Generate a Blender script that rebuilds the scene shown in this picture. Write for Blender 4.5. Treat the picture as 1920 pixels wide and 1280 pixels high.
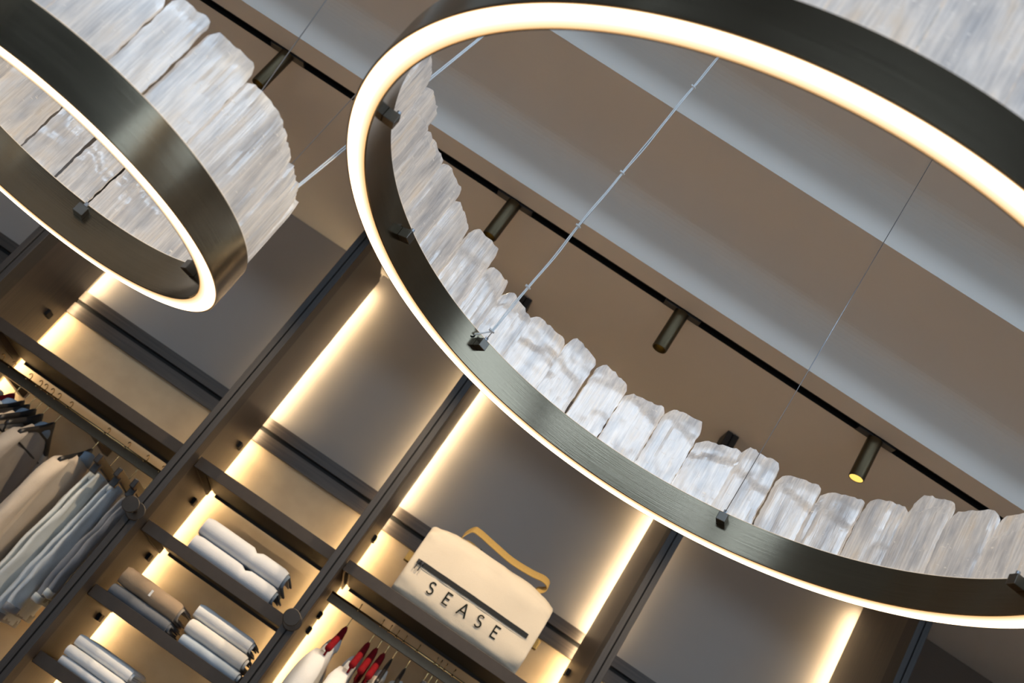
import bpy, bmesh, math, random
from mathutils import Vector, Matrix, noise

# ------------------------------------------------------------------ clear
for o in list(bpy.data.objects):
    bpy.data.objects.remove(o)
scene = bpy.context.scene
COL = scene.collection
rnd = random.Random(7)
ZO = 1.5                      # eye height above the floor; things below are written relative to eye level

# ------------------------------------------------------------------ camera
cam_d = bpy.data.cameras.new('camera')
cam_d.sensor_fit = 'HORIZONTAL'; cam_d.sensor_width = 36.0
cam_d.lens = 36.28; cam_d.clip_start = 0.02; cam_d.clip_end = 60
cam = bpy.data.objects.new('camera', cam_d); COL.objects.link(cam)
RT = Vector((0.82998713, -0.17266468, 0.53038502))
UP = Vector((-0.55298636, -0.3791468, 0.74192573))
FW = Vector((-0.07298942, 0.90908449, 0.41016818))
M3 = Matrix((RT, UP, -FW)).transposed()
cam.matrix_world = Matrix.Translation((0, 0, ZO)) @ M3.to_4x4()
cam_d.dof.use_dof = True; cam_d.dof.focus_distance = 2.5; cam_d.dof.aperture_fstop = 4.5
scene.camera = cam

# ------------------------------------------------------------------ world, daylight, exposure
w = bpy.data.worlds.new('world'); scene.world = w; w.use_nodes = True
bg = w.node_tree.nodes['Background']; bg.inputs[0].default_value = (0.62, 0.78, 1.0, 1); bg.inputs[1].default_value = 1.0
def area(name, loc, rot, sx, sy, energy, color):
    l = bpy.data.lights.new(name, 'AREA'); l.shape = 'RECTANGLE'; l.size = sx; l.size_y = sy
    l.energy = energy; l.color = color
    o = bpy.data.objects.new(name, l); COL.objects.link(o); o.location = loc; o.rotation_euler = rot
    return o
# daylight entering by the shop window behind the photographer and by the high windows of the tall front
DAY = (0.62, 0.80, 1.0)
area('shop_window_daylight', (0.0, -4.12, 1.52), (math.radians(90), 0, 0), 6.2, 2.3, 62, DAY)
area('high_window_daylight', (0.0, -4.12, 5.5), (math.radians(90), 0, 0), 7.4, .85, 125, DAY)
area('high_window_daylight', (4.12, -1.6, 4.5), (math.radians(90), 0, math.radians(90)), 4.6, 1.1, 70, DAY)
area('high_window_daylight', (-4.12, -2.6, 5.3), (math.radians(90), 0, math.radians(-90)), 2.8, .9, 42, DAY)
vs = scene.view_settings
vs.view_transform = 'Standard'; vs.look = 'None'; vs.gamma = 1.0; vs.use_curve_mapping = False; vs.exposure = 0.06

# ------------------------------------------------------------------ materials
MATS = {}
def mat(name, base=(.5, .5, .5), rough=.6, metal=0.0, var=0.0, scale=(20, 20, 20), base2=None, bump=0.0, bscale=None,
        spec=.5, detail=4, coat=0.0, sheen=0.0, rvar=0.0):
    m = bpy.data.materials.new(name); m.use_nodes = True; MATS[name] = m
    nt = m.node_tree; b = nt.nodes['Principled BSDF']
    b.inputs['Roughness'].default_value = rough; b.inputs['Metallic'].default_value = metal
    b.inputs['Specular IOR Level'].default_value = spec
    if coat: b.inputs['Coat Weight'].default_value = coat
    if sheen: b.inputs['Sheen Weight'].default_value = sheen
    tc = nt.nodes.new('ShaderNodeTexCoord'); mp = nt.nodes.new('ShaderNodeMapping'); mp.inputs['Scale'].default_value = scale
    nt.links.new(tc.outputs['Object'], mp.inputs['Vector'])
    n = nt.nodes.new('ShaderNodeTexNoise'); n.inputs['Scale'].default_value = 1.0; n.inputs['Detail'].default_value = detail
    nt.links.new(mp.outputs[0], n.inputs['Vector'])
    cr = nt.nodes.new('ShaderNodeValToRGB')
    c2 = base2 if base2 else tuple(max(0, c * (1 - var)) for c in base)
    cr.color_ramp.elements[0].position = .3; cr.color_ramp.elements[1].position = .7
    cr.color_ramp.elements[0].color = (*c2, 1); cr.color_ramp.elements[1].color = (*base, 1)
    nt.links.new(n.outputs[0], cr.inputs[0]); nt.links.new(cr.outputs[0], b.inputs['Base Color'])
    if rvar:
        mr = nt.nodes.new('ShaderNodeMapRange'); mr.inputs[3].default_value = rough - rvar; mr.inputs[4].default_value = rough + rvar
        nt.links.new(n.outputs[0], mr.inputs[0]); nt.links.new(mr.outputs[0], b.inputs['Roughness'])
    if bump:
        n2 = n
        if bscale:
            mp2 = nt.nodes.new('ShaderNodeMapping'); mp2.inputs['Scale'].default_value = bscale
            nt.links.new(tc.outputs['Object'], mp2.inputs['Vector'])
            n2 = nt.nodes.new('ShaderNodeTexNoise'); n2.inputs['Scale'].default_value = 1.0; n2.inputs['Detail'].default_value = 3
            nt.links.new(mp2.outputs[0], n2.inputs['Vector'])
        bp = nt.nodes.new('ShaderNodeBump'); bp.inputs['Strength'].default_value = bump; bp.inputs['Distance'].default_value = .004
        nt.links.new(n2.outputs[0], bp.inputs['Height']); nt.links.new(bp.outputs[0], b.inputs['Normal'])
    return m
def emit(name, color, strength):
    m = bpy.data.materials.new(name); m.use_nodes = True; MATS[name] = m
    nt = m.node_tree; nt.nodes.remove(nt.nodes['Principled BSDF'])
    e = nt.nodes.new('ShaderNodeEmission'); e.inputs[0].default_value = (*color, 1); e.inputs[1].default_value = strength
    nt.links.new(e.outputs[0], nt.nodes['Material Output'].inputs[0])
    return m

PAINT = mat('ceiling_paint', (.70, .66, .61), .92, var=.04, scale=(3, 3, 3), spec=.2, bump=.05, bscale=(140, 140, 140))
WALLP = mat('wall_paint', (.46, .43, .40), .92, var=.05, scale=(2, 2, 2), spec=.2)
FLOORM = mat('oak_floor', (.56, .41, .27), .45, base2=(.45, .32, .205), scale=(1.2, 14, 4), bump=.1)
PANEL = mat('grey_lacquer_panel', (.315, .285, .265), .6, var=.04, scale=(2, 2, 2), spec=.3)
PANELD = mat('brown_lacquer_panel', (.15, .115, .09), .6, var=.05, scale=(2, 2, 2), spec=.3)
TAN = mat('tan_leather_panel', (.50, .39, .255), .65, base2=(.43, .33, .215), scale=(9, 9, 9), bump=.12, bscale=(120, 120, 120), spec=.3)
WOOD = mat('dark_walnut', (.068, .049, .036), .45, base2=(.028, .021, .016), scale=(90, 90, 3.0), bump=.15, rvar=.06)
WOODH = mat('dark_walnut_level', (.060, .045, .035), .48, base2=(.027, .021, .017), scale=(3.0, 90, 90), bump=.15)
STILE = mat('smoked_oak', (.030, .026, .0245), .55, base2=(.016, .0145, .014), scale=(120, 120, 3.0), bump=.12)
BLACK = mat('matt_black', (.006, .006, .006), .6, spec=.2)
BRONZE = mat('bronze_metal', (.046, .034, .025), .5, metal=.4, var=.15, scale=(30, 30, 30))
BRONZED = mat('dark_bronze', (.034, .027, .021), .45, metal=.4, var=.2, scale=(30, 30, 30))
RAILM = mat('rail_bronze', (.11, .080, .048), .4, metal=.6, var=.15, scale=(30, 30, 30))
SPOTM = mat('olive_bronze', (.11, .083, .045), .38, metal=.8, var=.2, scale=(60, 60, 6))
RING = mat('brushed_bronze', (.172, .144, .102), .20, metal=1.0, base2=(.158, .131, .092), scale=(5, 5, 240), bump=.04, bscale=(4, 4, 700), rvar=.03)
BLOCK = mat('block_bronze', (.17, .155, .135), .38, metal=1.0, var=.1, scale=(60, 60, 60))
def diffuser_mat(name, ri, ro):
    m = emit(name, (1, .8, .5), 5.0); nt = m.node_tree; e = nt.nodes['Emission']; L = nt.links
    tc = nt.nodes.new('ShaderNodeTexCoord'); sx = nt.nodes.new('ShaderNodeSeparateXYZ'); cb = nt.nodes.new('ShaderNodeCombineXYZ'); ln = nt.nodes.new('ShaderNodeVectorMath'); ln.operation = 'LENGTH'
    L.new(tc.outputs['Object'], sx.inputs[0]); L.new(sx.outputs[0], cb.inputs[0]); L.new(sx.outputs[1], cb.inputs[1]); L.new(cb.outputs[0], ln.inputs[0])
    mr = nt.nodes.new('ShaderNodeMapRange'); mr.inputs[1].default_value = ri + .003; mr.inputs[2].default_value = ro - .003; L.new(ln.outputs['Value'], mr.inputs[0])
    c = nt.nodes.new('ShaderNodeValToRGB'); el = c.color_ramp.elements
    el[0].position = 0; el[0].color = (.22, .105, .035, 1); el[1].position = 1; el[1].color = (.22, .10, .03, 1)
    for p, q in ((.04, (.21, .125, .055)), (.16, (.23, .175, .105)), (.34, (.28, .245, .18)), (.6, (1, .84, .60)), (.93, (1, .84, .60)), (.975, (.34, .2, .09))):
        x = el.new(p); x.color = (*q, 1)
    L.new(mr.outputs[0], c.inputs[0]); L.new(c.outputs[0], e.inputs[0])
    return m
DIFFB = diffuser_mat('large_ring_diffuser_light', .7064, .75); DIFFS = diffuser_mat('small_ring_diffuser_light', .3306, .3707)
LED = emit('led_strip_light', (1.0, .74, .43), 60.0)
UPL = emit('ring_uplight', (1.0, .82, .60), .9)
SPOTL = emit('spot_lens_light', (1.0, .66, .14), 1.3)
BRASS = mat('brass', (.78, .56, .26), .25, metal=1.0, var=.1)
STEEL = mat('steel_wire', (.42, .44, .48), .35, metal=.9)
CORD = mat('clear_cord', (.90, .92, .94), .3, var=.1, spec=.8)
REDV = mat('red_velvet', (.22, .006, .010), .85, var=.3, scale=(90, 90, 90), spec=.15)
BLKP = mat('black_plastic', (.018, .017, .017), .4)
DKW = mat('dark_wood_hanger', (.020, .015, .012), .45, var=.3, scale=(60, 6, 60))
GLASS = None

def crystal_mat(name, white, warm, grey):
    m = bpy.data.materials.new(name); m.use_nodes = True; MATS[name] = m
    nt = m.node_tree; nt.nodes.remove(nt.nodes['Principled BSDF']); L = nt.links
    tc = nt.nodes.new('ShaderNodeTexCoord')
    oi = nt.nodes.new('ShaderNodeObjectInfo')
    off = nt.nodes.new('ShaderNodeVectorMath'); off.operation = 'SCALE'; off.inputs[0].default_value = (13, 7, 29)
    L.new(oi.outputs['Random'], off.inputs['Scale'])
    add = nt.nodes.new('ShaderNodeVectorMath'); add.operation = 'ADD'
    L.new(tc.outputs['Object'], add.inputs[0]); L.new(off.outputs[0], add.inputs[1])
    def nz(scale, detail=4, rough=.6):
        mp = nt.nodes.new('ShaderNodeMapping'); mp.inputs['Scale'].default_value = scale
        L.new(add.outputs[0], mp.inputs[0])
        n = nt.nodes.new('ShaderNodeTexNoise'); n.inputs['Scale'].default_value = 1; n.inputs['Detail'].default_value = detail; n.inputs['Roughness'].default_value = rough
        L.new(mp.outputs[0], n.inputs['Vector']); return n
    patch = nz((30, 30, 9), 3); streak = nz((230, 230, 7), 4, .6); fleck = nz((60, 60, 170), 2)
    r1 = nt.nodes.new('ShaderNodeValToRGB'); e = r1.color_ramp.elements
    e[0].position = .3; e[0].color = (*grey, 1); e[1].position = .56; e[1].color = (*white, 1)
    x = r1.color_ramp.elements.new(.74); x.color = (*warm, 1)
    L.new(patch.outputs[0], r1.inputs[0])
    r2 = nt.nodes.new('ShaderNodeValToRGB'); r2.color_ramp.elements[0].position = .35; r2.color_ramp.elements[0].color = (.74, .74, .75, 1)
    r2.color_ramp.elements[1].position = .62; r2.color_ramp.elements[1].color = (1, 1, 1, 1)
    L.new(streak.outputs[0], r2.inputs[0])
    mul = nt.nodes.new('ShaderNodeMixRGB'); mul.blend_type = 'MULTIPLY'; mul.inputs[0].default_value = .75
    L.new(r1.outputs[0], mul.inputs[1]); L.new(r2.outputs[0], mul.inputs[2])
    r3 = nt.nodes.new('ShaderNodeValToRGB'); r3.color_ramp.elements[0].position = .68; r3.color_ramp.elements[0].color = (0, 0, 0, 1)
    r3.color_ramp.elements[1].position = .72; r3.color_ramp.elements[1].color = (1, 1, 1, 1)
    L.new(fleck.outputs[0], r3.inputs[0])
    mx = nt.nodes.new('ShaderNodeMixRGB'); mx.inputs[2].default_value = (1, 1, 1, 1)
    L.new(r3.outputs[0], mx.inputs[0]); L.new(mul.outputs[0], mx.inputs[1])
    bp = nt.nodes.new('ShaderNodeBump'); bp.inputs['Strength'].default_value = .38; bp.inputs['Distance'].default_value = .003
    s2 = nt.nodes.new('ShaderNodeMath'); s2.operation = 'ADD'; L.new(streak.outputs[0], s2.inputs[0]); L.new(r3.outputs[0], s2.inputs[1])
    L.new(s2.outputs[0], bp.inputs['Height'])
    d = nt.nodes.new('ShaderNodeBsdfDiffuse'); t = nt.nodes.new('ShaderNodeBsdfTranslucent'); g = nt.nodes.new('ShaderNodeBsdfGlossy')
    g.inputs['Roughness'].default_value = .27
    for s in (d, t): L.new(mx.outputs[0], s.inputs[0])
    for s in (d, t, g): L.new(bp.outputs[0], s.inputs['Normal'])
    m1 = nt.nodes.new('ShaderNodeMixShader'); m1.inputs[0].default_value = .55; L.new(d.outputs[0], m1.inputs[1]); L.new(t.outputs[0], m1.inputs[2])
    m2 = nt.nodes.new('ShaderNodeMixShader'); m2.inputs[0].default_value = .23; L.new(m1.outputs[0], m2.inputs[1]); L.new(g.outputs[0], m2.inputs[2])
    # ring light carried up the selenite is put into the material as warm emission
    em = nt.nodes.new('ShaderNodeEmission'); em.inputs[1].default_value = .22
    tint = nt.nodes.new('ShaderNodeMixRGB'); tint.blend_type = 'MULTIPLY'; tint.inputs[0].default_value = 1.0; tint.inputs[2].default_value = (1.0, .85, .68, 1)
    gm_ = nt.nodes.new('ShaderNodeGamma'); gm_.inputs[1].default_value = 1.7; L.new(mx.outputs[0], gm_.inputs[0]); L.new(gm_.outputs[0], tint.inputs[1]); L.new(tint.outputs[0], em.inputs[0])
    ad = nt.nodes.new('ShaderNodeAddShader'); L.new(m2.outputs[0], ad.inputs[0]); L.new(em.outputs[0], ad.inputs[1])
    L.new(ad.outputs[0], nt.nodes['Material Output'].inputs[0])
    return m
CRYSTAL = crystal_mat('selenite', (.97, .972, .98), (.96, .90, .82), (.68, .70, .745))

def cloth(name, c, var=.12, bump=.25, sc=14, rough=.9):
    return mat(name, c, rough, var=var, scale=(sc, sc, sc), bump=bump, bscale=(320, 320, 320), spec=.2, sheen=.15)

# ------------------------------------------------------------------ mesh helpers
def link(name, me, m=None, parent=None, loc=(0, 0, 0)):
    o = bpy.data.objects.new(name, me); COL.objects.link(o)
    if m: me.materials.append(m)
    if parent: o.parent = parent
    o.location = loc
    return o
def bm_obj(name, bm, m, parent=None, origin=None, smooth=False, loc=None):
    """bm is in world (eye-relative) coordinates; origin = the parent's location, or the object's own base"""
    if origin is not None:
        bmesh.ops.translate(bm, verts=bm.verts, vec=-Vector(origin))
    bmesh.ops.recalc_face_normals(bm, faces=bm.faces)
    me = bpy.data.meshes.new(name); bm.to_mesh(me); bm.free()
    if smooth:
        for p in me.polygons: p.use_smooth = True
    return link(name, me, m, parent, loc if loc is not None else ((0, 0, 0) if parent else (origin if origin is not None else (0, 0, 0))))
def box(bm, x0, x1, y0, y1, z0, z1, bev=0.0):
    r = bmesh.ops.create_cube(bm, size=1)
    for v in r['verts']:
        v.co = Vector(((x0 + x1) / 2 + v.co.x * (x1 - x0), (y0 + y1) / 2 + v.co.y * (y1 - y0), (z0 + z1) / 2 + v.co.z * (z1 - z0)))
    if bev > 0:
        es = list({e for v in r['verts'] for e in v.link_edges})
        bmesh.ops.bevel(bm, geom=es, offset=bev, segments=2, affect='EDGES', profile=.5)
    return bm
def boxes(*bs, bev=0.0):
    bm = bmesh.new()
    for b in bs: box(bm, *b, bev=bev)
    return bm
def tube(bm, pts, rad, n=10, cap=True, flat=None):
    pts = [Vector(p) for p in pts]; rings = []
    rr = rad if isinstance(rad, (list, tuple)) else [rad] * len(pts)
    prev = None
    for i, p in enumerate(pts):
        t = (pts[min(i + 1, len(pts) - 1)] - pts[max(i - 1, 0)]).normalized()
        ref = Vector((0, 0, 1)) if abs(t.z) < .9 else Vector((1, 0, 0))
        a = t.cross(ref).normalized() if prev is None else (prev - t * prev.dot(t)).normalized()
        prev = a; b = t.cross(a)
        rings.append([bm.verts.new(p + (a * math.cos(k * 2 * math.pi / n) + b * math.sin(k * 2 * math.pi / n)) * rr[i]) for k in range(n)])
    for i in range(len(rings) - 1):
        for k in range(n):
            bm.faces.new((rings[i][k], rings[i][(k + 1) % n], rings[i + 1][(k + 1) % n], rings[i + 1][k]))
    if cap:
        bm.faces.new(list(reversed(rings[0]))); bm.faces.new(rings[-1])
    return bm
def loft(bm, rings, cap=True):
    R = [[bm.verts.new(p) for p in r] for r in rings]; n = len(R[0])
    for i in range(len(R) - 1):
        for k in range(n):
            bm.faces.new((R[i][k], R[i][(k + 1) % n], R[i + 1][(k + 1) % n], R[i + 1][k]))
    if cap:
        bm.faces.new(list(reversed(R[0]))); bm.faces.new(R[-1])
    return bm
def revolve(bm, prof, n, closed=True):
    """prof: (r, z) polygon revolved round the z axis"""
    V = [[bm.verts.new((r * math.cos(2 * math.pi * i / n), r * math.sin(2 * math.pi * i / n), z)) for r, z in prof] for i in range(n)]
    m = len(prof)
    for i in range(n):
        for k in range(m if closed else m - 1):
            a, b = V[i], V[(i + 1) % n]
            bm.faces.new((a[k], b[k], b[(k + 1) % m], a[(k + 1) % m]))
    return bm
def thing(name, label, cat, loc=(0, 0, 0), group=None):
    o = bpy.data.objects.new(name, None); COL.objects.link(o); o.location = loc; o.empty_display_size = .05
    o['label'] = label; o['category'] = cat
    if group: o['group'] = group
    return o
def tag(o, label, cat, group=None, kind=None):
    if label: o['label'] = label
    if cat: o['category'] = cat
    if group: o['group'] = group
    if kind: o['kind'] = kind
    return o
def struct(name, bm, m, label=None, parent=None):
    o = bm_obj(name, bm, m, parent)
    o['kind'] = 'structure'
    if label: o['label'] = label
    return o
def copy_mesh_child(src, parent, loc=(0, 0, 0)):
    c = src.copy(); COL.objects.link(c); c.parent = parent; c.location = loc
    return c

# ================================================================== THE SETTING
FZ = -1.5; YF = 3.8; YB = 4.45; ZC = 1.923
XL, XR, YN = -4.2, 4.2, -4.2; ZF = 4.9; WB, WT = 2.40, 3.60; FB, FT = 3.55, 4.45; SB, ST_ = -1.2, 1.25
# floor: boards
fl = struct('floor', boxes((XL, XR, YN, YB + .1, FZ - .12, FZ - .02)), FLOORM, 'warm oak plank floor of the shop')
pm = None
for i in range(28):
    y0 = YN + i * (YB + .1 - YN) / 28; y1 = YN + (i + 1) * (YB + .1 - YN) / 28
    if pm is None:
        ob = bm_obj('plank', boxes((XL, XR, 0, y1 - y0 - .003, FZ - .02, FZ), bev=.0015), FLOORM, fl); pm = ob; ob.location = (0, y0, 0)
    else:
        copy_mesh_child(pm, fl, (0, y0, 0))
# stepped ceiling, profile in Y-Z extruded along X
prof = [(YB + .1, ZC), (3.247, ZC), (3.247, ZC + .06), (3.199, ZC + .06), (3.199, ZC), (3.087, ZC)]
def step(y, z0, z1, r):
    out = []
    for k in range(9):
        a = k / 8 * math.pi / 2
        out.append((y - r + r * math.cos(a), z1 - r + r * math.sin(a)))
    return out
prof += step(3.087, ZC, 2.132, .075); prof += [(2.571, 2.132)]
prof += step(2.571, 2.132, 2.332, .075); prof += [(2.055, 2.332)]
prof += step(2.055, 2.332, ZF, .075); prof += [(1.9, ZF)]
prof += [(1.9, ZF + .15), (YB + .1, ZF + .15)]
bm = bmesh.new()
A = [bm.verts.new((XL, y, z)) for y, z in prof]; B = [bm.verts.new((XR, y, z)) for y, z in prof]
n = len(prof)
for k in range(n):
    bm.faces.new((A[k], A[(k + 1) % n], B[(k + 1) % n], B[k]))
bm.faces.new(A); bm.faces.new(list(reversed(B)))
struct('ceiling', bm, PAINT, 'greige painted ceiling rising in rounded steps')
struct('trim_1', boxes((XL, XR, YN, 1.9, ZF, ZF + .15)), WOODH, 'dark timber lining of the high front ceiling')
struct('wall_back', boxes((XL, XR, YB + .02, YB + .1, FZ, ZC)), WALLP, 'greige wall behind the wardrobe')
struct('wall_left', boxes((XL - .1, XL, YN, YB + .1, FZ, 3.3), (XL - .1, XL, YN, YB + .1, 4.3, ZF), (XL - .1, XL, YN, -4.05, 3.3, 4.3), (XL - .1, XL, -1.15, YB + .1, 3.3, 4.3)), WALLP, 'greige side wall at left with a high window')
struct('wall_right', boxes((XR, XR + .1, YN, YB + .1, FZ, WB), (XR, XR + .1, YN, YB + .1, WT, ZF), (XR, XR + .1, YN, -3.95, WB, WT), (XR, XR + .1, .75, YB + .1, WB, WT)), WALLP, 'greige side wall at right with a high window')
struct('wall_front', boxes((XL, -3.75, YN - .1, YN, FZ, ZF), (3.75, XR, YN - .1, YN, FZ, ZF), (-3.75, 3.75, YN - .1, YN, ST_, FB), (-3.75, 3.75, YN - .1, YN, FT, ZF), (-3.75, 3.75, YN - .1, YN, FZ, SB), (-3.75, -3.15, YN - .1, YN, SB, ST_), (3.15, 3.75, YN - .1, YN, SB, ST_)), WOODH, 'dark timber shop front between its windows')
gm = mat('window_glass', (.9, .95, .95), 0.02)
gm.node_tree.nodes['Principled BSDF'].inputs['Transmission Weight'].default_value = 1.0
def window(n, xs, z0, z1, lab):
    wn = struct('window_%d' % n, boxes((xs[0] - .03, xs[-1] + .03, YN - .08, YN - .02, z0, z0 + .06), (xs[0] - .03, xs[-1] + .03, YN - .08, YN - .02, z1 - .06, z1), *[(x - .03, x + .03, YN - .08, YN - .02, z0 + .06, z1 - .06) for x in xs]), BRONZED, lab)
    for a_, b_ in zip(xs[:-1], xs[1:]):
        bm_obj('pane', boxes((a_ + .03, b_ - .03, YN - .055, YN - .047, z0 + .06, z1 - .06)), gm, wn)
window(1, (-3.12, -1.04, 1.04, 3.12), SB, ST_, 'bronze framed shop window at street level')
window(3, (-3.72, -1.24, 1.24, 3.72), FB, FT, 'bronze framed high window of the shop front')
wn = struct('window_2', boxes((XR + .02, XR + .08, -3.95, .75, WB, WB + .06), (XR + .02, XR + .08, -3.95, .75, WT - .06, WT), *[(XR + .02, XR + .08, y - .03, y + .03, WB + .06, WT - .06) for y in (-3.92, -1.6, .72)]), BRONZED, 'bronze framed high window of the right wall')
wl = struct('window_4', boxes((XL - .08, XL - .02, -4.05, -1.15, 3.3, 3.36), (XL - .08, XL - .02, -4.05, -1.15, 4.24, 4.3), *[(XL - .08, XL - .02, y - .03, y + .03, 3.36, 4.24) for y in (-4.02, -2.6, -1.18)]), BRONZED, 'bronze framed high window of the left wall')
for y in (-3.31, -1.89):
    bm_obj('pane', boxes((XL - .055, XL - .047, y - .68, y + .68, 3.36, 4.24)), gm, wl)
for y in (-2.76, -.44):
    bm_obj('pane', boxes((XR + .047, XR + .055, y - 1.13, y + 1.13, WB + .06, WT - .06)), gm, wn)

# ================================================================== WARDROBE WALL
SEAMS = [-3.045, -2.044, -1.045, -.361, .650, 1.654, 2.655]
HW = .026
ZT = 1.86                     # top of the deep side panels
def upright(x, label, knob=False, clips=(), lit=(-1, 1)):
    o = (x, YF, FZ)
    t = thing('wardrobe_upright', label, 'upright', o, 'tall uprights of the wardrobe wall')
    for s in (-1, 1):
        a, b = sorted((x + s * .0025, x + s * HW))
        bm_obj('stile', boxes((a, b, YF, YF + .10, FZ, ZC - .002), bev=.0015), STILE, t, o)
    bm_obj('groove', boxes((x - .0025, x + .0025, YF + .006, YF + .09, FZ, ZC - .002)), BLACK, t, o)
    for s in (-1, 1):
        a, b = sorted((x + s * .004, x + s * (HW - .003)))
        bm_obj('side_panel', boxes((a, b, YF + .101, 4.39, FZ, ZT)), WOOD, t, o)
        e0, e1 = sorted((x + s * .006, x + s * (HW - .005)))
        # light strip let into the rear edge, shining on to the back panel
        if s in lit: bm_obj('light_strip', boxes((e0, e1, 4.3905, 4.3935, FZ + .1, ZT - .03)), LED, t, o)
    bm_obj('rear_fin', boxes((x - .003, x + .003, 4.39, 4.424, FZ, ZT)), BLACK, t, o)
    for s, zs in clips:
        for z in zs:
            a, b = sorted((x + s * (HW - .004), x + s * (HW + .010)))
            bm_obj('shelf_clip', boxes((a, b, 4.25, 4.30, z - .014, z + .014), bev=.002), BLACK, t, o)
    if knob:
        bm = bmesh.new(); tube(bm, [(x, YF - .001, .348), (x, YF - .108, .348)], .008, 12)
        k = bm_obj('knob', bm, BRONZED, t, o)
        for yd, rd in ((YF - .001, .034), (YF - .108, .030)):
            bm = bmesh.new(); tube(bm, [(x, yd, .348), (x, yd - .0015, .348), (x, yd - .0065, .348), (x, yd - .008, .348)], [rd - .002, rd, rd, rd - .002], 32)
            bm_obj('disc', bm, BRONZED, k, o)
    return t
upright(SEAMS[0], 'dark upright at the far left end of the wardrobe wall')
upright(SEAMS[1], 'dark wood upright left of the rail of shirts and jeans', clips=[(1, (.84,))])
upright(SEAMS[2], 'dark wood upright between the hanging jeans and the folded stacks', True, [(1, (.84, .55, .28, .0)), (-1, (.84,))])
upright(SEAMS[3], 'dark wood upright between the folded stacks and the duffel bag', True, [(1, (.84, .47, .40)), (-1, (.84, .55, .28))])
upright(SEAMS[4], 'dark wood upright to the right of the duffel bag', clips=[(-1, (.84,)), (1, (.84,))])
upright(SEAMS[5], 'dark wood upright below the right part of the large ring', clips=[(-1, (.84,)), (1, (.84,))], lit=(-1,))
upright(SEAMS[6], 'dark upright at the far right end of the wardrobe wall', lit=())
bays = ['at the left edge above dark rail', 'above the hanging shirts and jeans', 'above the folded stacks', 'behind the duffel bag', 'right of the duffel bag', 'at the far right below the large ring']
for i in range(6):
    x0, x1 = SEAMS[i] + .005, SEAMS[i + 1] - .005
    o = ((x0 + x1) / 2, YB - .01, FZ)
    t = thing('back_panelling', ('brown' if i == 5 else 'grey') + ' over tan back panelling with dark rail ' + bays[i], 'panelling', o, 'back panels of the wardrobe bays')
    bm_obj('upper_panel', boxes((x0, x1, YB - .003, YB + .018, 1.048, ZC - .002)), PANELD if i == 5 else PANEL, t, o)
    bm_obj('lower_panel', boxes((x0, x1, YB - .003, YB + .018, FZ, .925)), TAN, t, o)
    r = bm_obj('rail', boxes((x0, x1, YB - .022, YB + .015, 1.000, 1.048), (x0, x1, YB - .022, YB + .015, .925, .980)), WOODH, t, o)
    bm_obj('slot', boxes((x0, x1, YB - .008, YB + .014, .980, 1.000)), BLACK, r, o)

# shelves ---------------------------------------------------------------
def shelf(x0, x1, z, label):
    o = ((x0 + x1) / 2, 3.91, z)
    t = thing('metal_shelf', label, 'shelf', o, 'bronze shelves of the wardrobe wall')
    bm_obj('fascia', boxes((x0, x1, 3.908, 3.914, z - .045, z), bev=.001), BRONZE, t, o)
    bm_obj('tray', boxes((x0, x1, 3.914, 4.372, z - .014, z - .006)), BRONZED, t, o)
    bm_obj('rear_lip', boxes((x0 + .03, x1 - .03, 4.372, 4.378, z - .030, z - .002)), BRONZE, t, o)
    bm_obj('lining', boxes((x0 + .02, x1 - .02, 3.95, 4.37, z - .018, z - .0145)), BLACK, t, o)
    for s, xe in ((1, x0), (-1, x1)):
        a, b = sorted((xe + s * .004, xe + s * .012)); bm_obj('side_arm', boxes((a, b, 3.915, 4.34, z - .045, z - .018)), BRONZE, t, o)
    return t
w_ = HW + .0015
def span(i): return SEAMS[i] + w_, SEAMS[i + 1] - w_
shelf(*span(0), .655, 'bronze shelf at the far left edge')
shelf(*span(1), .655, 'empty bronze shelf above the rail of shirts and jeans')
shelf(*span(2), .655, 'empty top bronze shelf above the folded stacks')
shelf(*span(2), .362, 'bronze shelf under the two notched white folded trousers')
shelf(*span(2), .083, 'bronze shelf carrying the brown and the white folded piles')
shelf(*span(2), -.190, 'lowest bronze shelf in view with three white folded shirts')
shelf(*span(3), .655, 'bronze shelf that carries the duffel bag')
shelf(*span(4), .655, 'bronze shelf right of the duffel bag')
shelf(*span(5), .655, 'bronze shelf at the far right edge')

# hanging rails ------------------------------------------------------------
def rail(x0, x1, z, y, arms, label):
    o = ((x0 + x1) / 2, y, z)
    t = thing('clothes_rail', label, 'clothes rail', o, 'clothes rails')
    bm_obj('bar', boxes((x0, x1, y - .008, y + .008, z - .040, z), bev=.001), RAILM, t, o)
    bm = bmesh.new(); tube(bm, [(x0, y - .009, z - .002), (x1, y - .009, z - .002)], .0045, 10); bm_obj('rod', bm, BRASS, t, o, True)
    for a in arms:
        bm_obj('arm', boxes((a - .014, a + .014, y + .009, YB - .004, z - .032, z - .002), bev=.001), BRONZE, t, o)
    return t
RY = 4.12; RZ = .552
rail(*span(1), RZ, RY, (-1.482, -1.93), 'bronze clothes rail with shirts and jeans')
rail(*span(3), RZ, RY, (.30,), 'bronze clothes rail with red hangers below the bag')

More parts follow.
